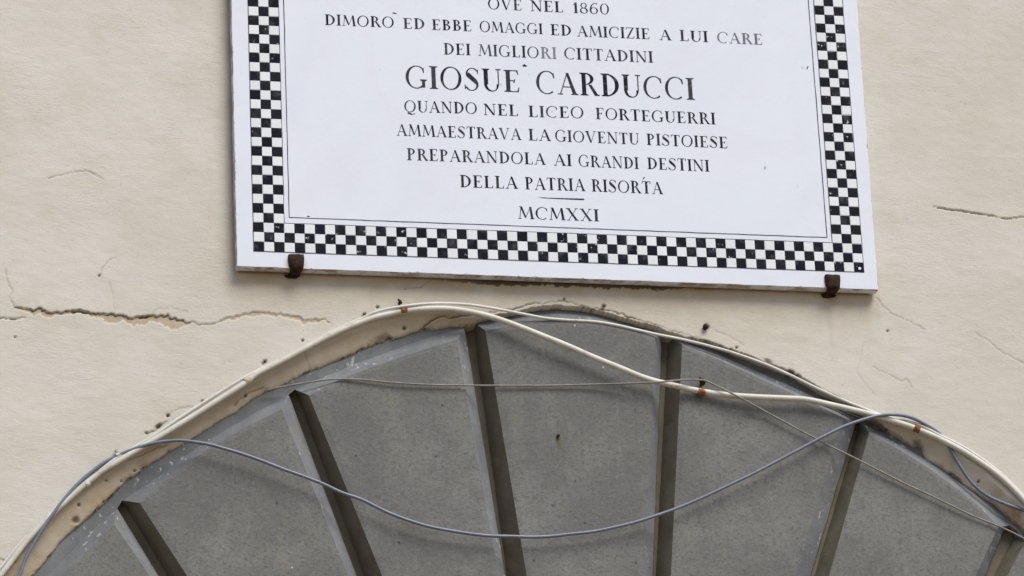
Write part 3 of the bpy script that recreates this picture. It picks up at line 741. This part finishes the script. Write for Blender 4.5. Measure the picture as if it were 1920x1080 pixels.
# accents and the tapered rule
def flat(pxs, name, mat=ML, y=-.0005):
    V = [at(*q, 0) for q in pxs]; V = [(v[0], y, v[2]) for v in V]
    return mesh_obj(name, V, [tuple(range(len(V)))[::-1]], mat, plaque, pw)
flat([(735, 24.2), (738, 23.2), (744, 25.4), (742, 26.4)], 'accent')
flat([(979, 122.6), (984, 120), (985, 122), (988.5, 123.2), (986, 125), (981, 124.4)], 'accent')
flat([(1208, 331.5), (1209.5, 332.5), (1205.5, 336.6), (1204.5, 336)], 'accent')
flat([(1007.5, 369.4), (1030, 371), (1096, 372.6), (1094.5, 375.2), (1050, 373.2), (1020, 371.6)], 'rule')
flat([(575, 405.6), (577.5, 404.6), (582, 405.6), (578, 407)], 'speck'); flat([(1512, 128.5), (1514.5, 124), (1516, 124.5), (1513.5, 130.5)], 'speck')
flat([(1432, 314.5), (1434, 310.5), (1437, 314), (1434.5, 318.5)], 'speck', m_plain('grey_smudge', (.42, .42, .45), (.55, .55, .58), .7))
flat([(1609, 502), (1612, 500.8), (1615, 503.5), (1613.5, 506), (1609.5, 505.5)], 'chip', MWT, -.0012)

# ------------------------------------------------------------------ iron brackets under the plaque
def bracket(px, py0, py1, label):
    c = at(px, py0, 0); zt2 = c[2]; zb2 = A[2]+(c[0]-A[0])/(B[0]-A[0])*(B[2]-A[2])
    cx = c[0]
    path = [(-.0035, zt2, .0145), (-.0075, zt2-.003, .0158), (-.0085, zt2-.012, .0156), (-.0085, zb2+.004, .0142), (-.0072, zb2-.001, .0130), (-.003, zb2-.0040, .0122), (.008, zb2-.0055, .0112), (.024, zb2-.0055, .0095), (WY+.006, zb2-.0055, .0095)]
    inn_ = [(-.0006, zt2, .0145), (-.0006, zt2-.004, .0158), (-.0006, zt2-.013, .0156), (-.0006, zb2+.003, .0142), (-.0006, zb2-.001, .0130), (.001, zb2-.002, .0122), (.008, zb2-.002, .0105), (.024, zb2-.002, .010), (WY+.006, zb2-.002, .010)]
    g = random.Random(int(px)); V = []; F = []; K = 9
    for (y, z, w_), (y2, z2, w2) in zip(path, inn_):
        for k in range(K):
            u = k/(K-1)*2-1; rd = (1-abs(u)**4)
            yy = y2+(y-y2)*(.35+.65*rd); zz = z2+(z-z2)*(.35+.65*rd)
            V.append((cx+u*w_+g.gauss(0, .0003), yy+g.gauss(0, .0003), zz+g.gauss(0, .0004)))
        for k in range(2): V.append((cx+(1-2*k)*w2, y2, z2))
    n = K+2
    for i in range(len(path)-1):
        for k in range(n):
            k2 = (k+1) % n; F.append((i*n+k, i*n+k2, (i+1)*n+k2, (i+1)*n+k))
    F.append(tuple(range(n))[::-1]); F.append(tuple(range((len(path)-1)*n, len(path)*n)))
    root = empty('plaque_bracket', (cx, WY, zb2-.008), label=label, cat='bracket', group='iron brackets carrying the plaque')
    o = mesh_obj('hook', V, F, MRD, root, (cx, WY, zb2-.008), smooth=True)
    bm = bmesh.new(); bm.from_mesh(o.data); bmesh.ops.recalc_face_normals(bm, faces=bm.faces); bm.to_mesh(o.data); bm.free()
    c2 = (cx-.003, WY-.001, zb2-.006)
    mesh_obj('mortar', *[q for q in shift(blob(.010, int(px)+1, (1.5, .5, .45), 2, .3), c2)], MRD, root, c2)
bracket(555, 477.5, 512, 'rusty iron bracket under the left end of the plaque\'s lower edge')
bracket(1560, 515.5, 549, 'rusty iron bracket under the right end of the plaque, above a rust streak')

# ------------------------------------------------------------------ cables
def cable(name, pts, r, mat, label, wob=.0006, seed=0, n=12):
    """pts: (photograph x, y, distance in front of the wall face)"""
    P = np.array([at(x, y, WY-d) for x, y, d in pts]); Q = smooth_path(P, .006)
    g = vnoise(1, len(Q), 1, 9, 70+seed, 2)[0]; g2 = vnoise(1, len(Q), 1, 13, 90+seed, 2)[0]
    Q[:, 2] += g*wob; Q[:, 1] += g2*wob
    V, F = tube(Q, [r*(1+.03*q) for q in g2], n)
    o = mesh_obj(name, V, F, mat, None, Q[len(Q)//2], smooth=True); tag(o, label, 'cable'); return Q
rt = .0058
thick = [(-110, 1240), (-60, 1160), (-25, 1110), (10, 1067), (50, 1014), (100, 961), (143, 922), (187, 887), (233, 858), (300, 818), (333, 798), (400, 756), (463, 716),
         (480, 702), (547, 667), (627, 625), (697, 597), (757, 583), (800, 579), (847, 580), (897, 588), (947, 603), (1013, 628), (1063, 648), (1113, 670),
         (1167, 692), (1213, 710), (1260, 722), (1310, 733), (1360, 740), (1410, 744), (1460, 746), (1510, 749), (1553, 758), (1593, 767), (1640, 779), (1680, 791), (1719, 804),
         (1763, 824), (1813, 850), (1863, 884), (1897, 914), (1930, 950), (1980, 1010), (2050, 1100), (2130, 1230)]
def dep(x):
    return float(np.interp(x, [-200, 480, 780, 900, 1010, 1200, 1315, 1450, 1560, 1660, 1800, 2200], [.007, .007, .007, .018, .026, .024, .014, .022, .016, .009, .007, .007]))
cable('thick_cream_cable', [(x, y, dep(x)) for x, y in thick], rt, MCA, 'thickest cream cable, following the arch and dipping across the concrete panels', seed=1, n=16)
thin = [(-110, 1222), (-60, 1146), (-25, 1098), (2, 1063), (40, 1016), (80, 975), (118, 942), (150, 914), (213, 863), (283, 820), (333, 786), (400, 743), (467, 703), (547, 664), (627, 620), (680, 596),
        (705, 585), (757, 574), (813, 569), (880, 571.5), (947, 582), (1013, 595), (1060, 600), (1120, 604), (1167, 612), (1233, 627), (1287, 638), (1360, 657), (1427, 680), (1473, 699), (1530, 727),
        (1580, 750), (1627, 769), (1663, 781), (1700, 790), (1727, 798), (1763, 816), (1813, 842), (1863, 877), (1905, 915), (1960, 975), (2050, 1082), (2130, 1205)]
def dep2(x): return float(np.interp(x, [-200, 470, 500, 640, 690, 760, 950, 1060, 1200, 1330, 1600, 2200], [.006, .006, .001, .001, .008, .013, .010, .004, .003, .003, .004, .004]))
cable('thin_cream_cable', [(x, y, dep2(x)) for x, y in thin], .0029, MCN, 'thinner cream cable hugging the rim of the arch just above the thick one', seed=2)
blue = [(8, 1130), (22, 1100), (37, 1077), (50, 1043), (83, 987), (117, 940), (150, 903), (187, 873), (213, 858), (250, 842), (283, 832), (317, 827), (350, 827), (400, 835), (467, 855), (533, 880), (600, 905),
        (640, 923), (680, 937), (730, 962), (797, 985), (863, 998), (930, 1005), (1013, 1006), (1070, 1001), (1120, 995), (1177, 983), (1227, 968), (1293, 943), (1360, 913), (1427, 880), (1493, 845), (1560, 810),
        (1600, 793), (1640, 781), (1673, 777.5), (1707, 782.5), (1738, 797), (1760, 812), (1772, 826), (1782, 842), (1800, 873), (1820, 903), (1847, 927), (1880, 943), (1920, 957), (1990, 985), (2060, 1030)]
def dep3(x): return float(np.interp(x, [0, 30, 120, 215, 300, 400, 700, 1000, 1400, 1600, 1660, 1720, 1755, 1790, 2100], [.004, .012, .010, .005, .015, .026, .024, .022, .024, .022, .020, .008, .003, .001, -.008]))
cable('blue_grey_cable', [(x, y, dep3(x)) for x, y in blue], .0033, MCB2, 'blue-grey cable sagging in a long arc across the concrete panels', seed=3)
wire = [(496, 735, -.014), (505, 731, -.012), (547, 722, -.004), (597, 714, .003), (630, 711, .006), (680, 712, .009), (730, 717, .010), (797, 721, .010), (913, 723, .010), (1020, 723, .010), (1127, 720.5, .014),
        (1227, 717, .034), (1277, 712.5, .032), (1313, 712, .022), (1333, 718, .022), (1377, 740, .030), (1427, 767, .016), (1493, 803, .012), (1560, 838, .012), (1587, 851, .012), (1640, 878, .012), (1697, 907, .011), (1747, 930, .011),
        (1813, 962, .010), (1880, 990, .009), (1920, 1010, .009), (1990, 1050, .009), (2060, 1105, .009)]
cable('thin_taupe_wire', wire, .0019, MCT, 'thinnest taupe wire running level across the panels then slanting down right', wob=.0004, seed=4, n=8)
cable('dark_cable', [(1520, 745, .004), (1545, 755, 0), (1575, 768, -.006), (1600, 779, -.008), (1630, 790, -.010), (1648, 799, -.012), (1664, 808, -.016)], .0020, MCD, 'short dark cable end tucked behind the thick cream cable at right', seed=5, n=8)

# ------------------------------------------------------------------ clips and nails
def clip(label, px, py, d, r, ang, wpx, strap_mat, nail=None, nail_mat=MRD, nr=.006):
    c = at(px, py, WY-d); w2 = wpx/2*.00104; dx = np.array((math.cos(ang), 0, math.sin(ang)))
    root = empty('cable_clip', c+np.array((0, d, 0)), label=label, cat='clip', group='clips holding the cables')
    path = np.array([c-dx*w2, c-dx*w2*.4, c+dx*w2*.4, c+dx*w2])
    V, F = tube(path, [r*.99, r*1.05, r*1.05, r*.98], 14)
    g = random.Random(int(px)); V = [v+np.array([g.gauss(0, .0002) for _ in range(3)]) for v in V]
    mesh_obj('strap', V, F, strap_mat, root, c)
    if nail:
        q = at(nail[0], nail[1], WY-d-.002)
        V, F = merge([shift(blob(nr, int(px), (.95, .8, 1.05), 2, .22), q), shift(blob(nr*.5, int(px)+3, (1, 1, 1.3), 1, .3), q+np.array((-nr*.6, 0, nr*1.1))),
                      tube(np.array([q, q+np.array((.0005, d+.012, -.001))]), nr*.45, 8)])
        mesh_obj('nail', V, F, nail_mat, root, q)
clip('rusty clip with its nail bent over the cables at the left of the arch crown', 757, 581.5, .008, .0066, .12, 12, MRO, (750, 567), MRD, .0045)
clip('dark rusty hook and orange strap holding the thick cable on the fourth panel', 1315, 735, .014, .0068, -.16, 14, MRO, (1317, 717), MRD, .0065)
clip('flat rusty band round the thick cable near the right end of the arch', 1719, 804, .008, .0066, -.42, 12, MRO)
clip('tan weathered strap joining two cream cables on the left rise of the arch', 465, 713, .007, .0072, .62, 12, m_plain('stained_strap', (.50, .42, .28), (.58, .52, .40), .6, 90, dirt=(.28, .17, .07), dscale=50))
clip('pale plaster-smeared strap round the thick cable at the lower left', 163, 907, .007, .0064, .75, 8, MCA)
def saddle():
    c = at(221, 853, WY-.006); root = empty('cable_saddle', c+np.array((0, .006, 0)), label='small shiny metal saddle clip pinning the blue-grey cable at left', cat='clip', group='clips holding the cables')
    dx = np.array((math.cos(.6), 0, math.sin(.6)))
    V, F = tube(np.array([c-dx*.0035, c+dx*.0035]), .0046, 12); mesh_obj('strap', V, F, MST, root, c)
    q = c+np.array((-.003, -.001, .008)); V, F = merge([shift(blob(.0032, 9, (1.1, .8, 1.2), 2, .2), q), tube(np.array([q, q+np.array((0, .009, 0))]), .0014, 8)])
    mesh_obj('nail', V, F, MST, root, q)
saddle()
print('wall verts', len(me.vertices), 'objects', len(bpy.data.objects))
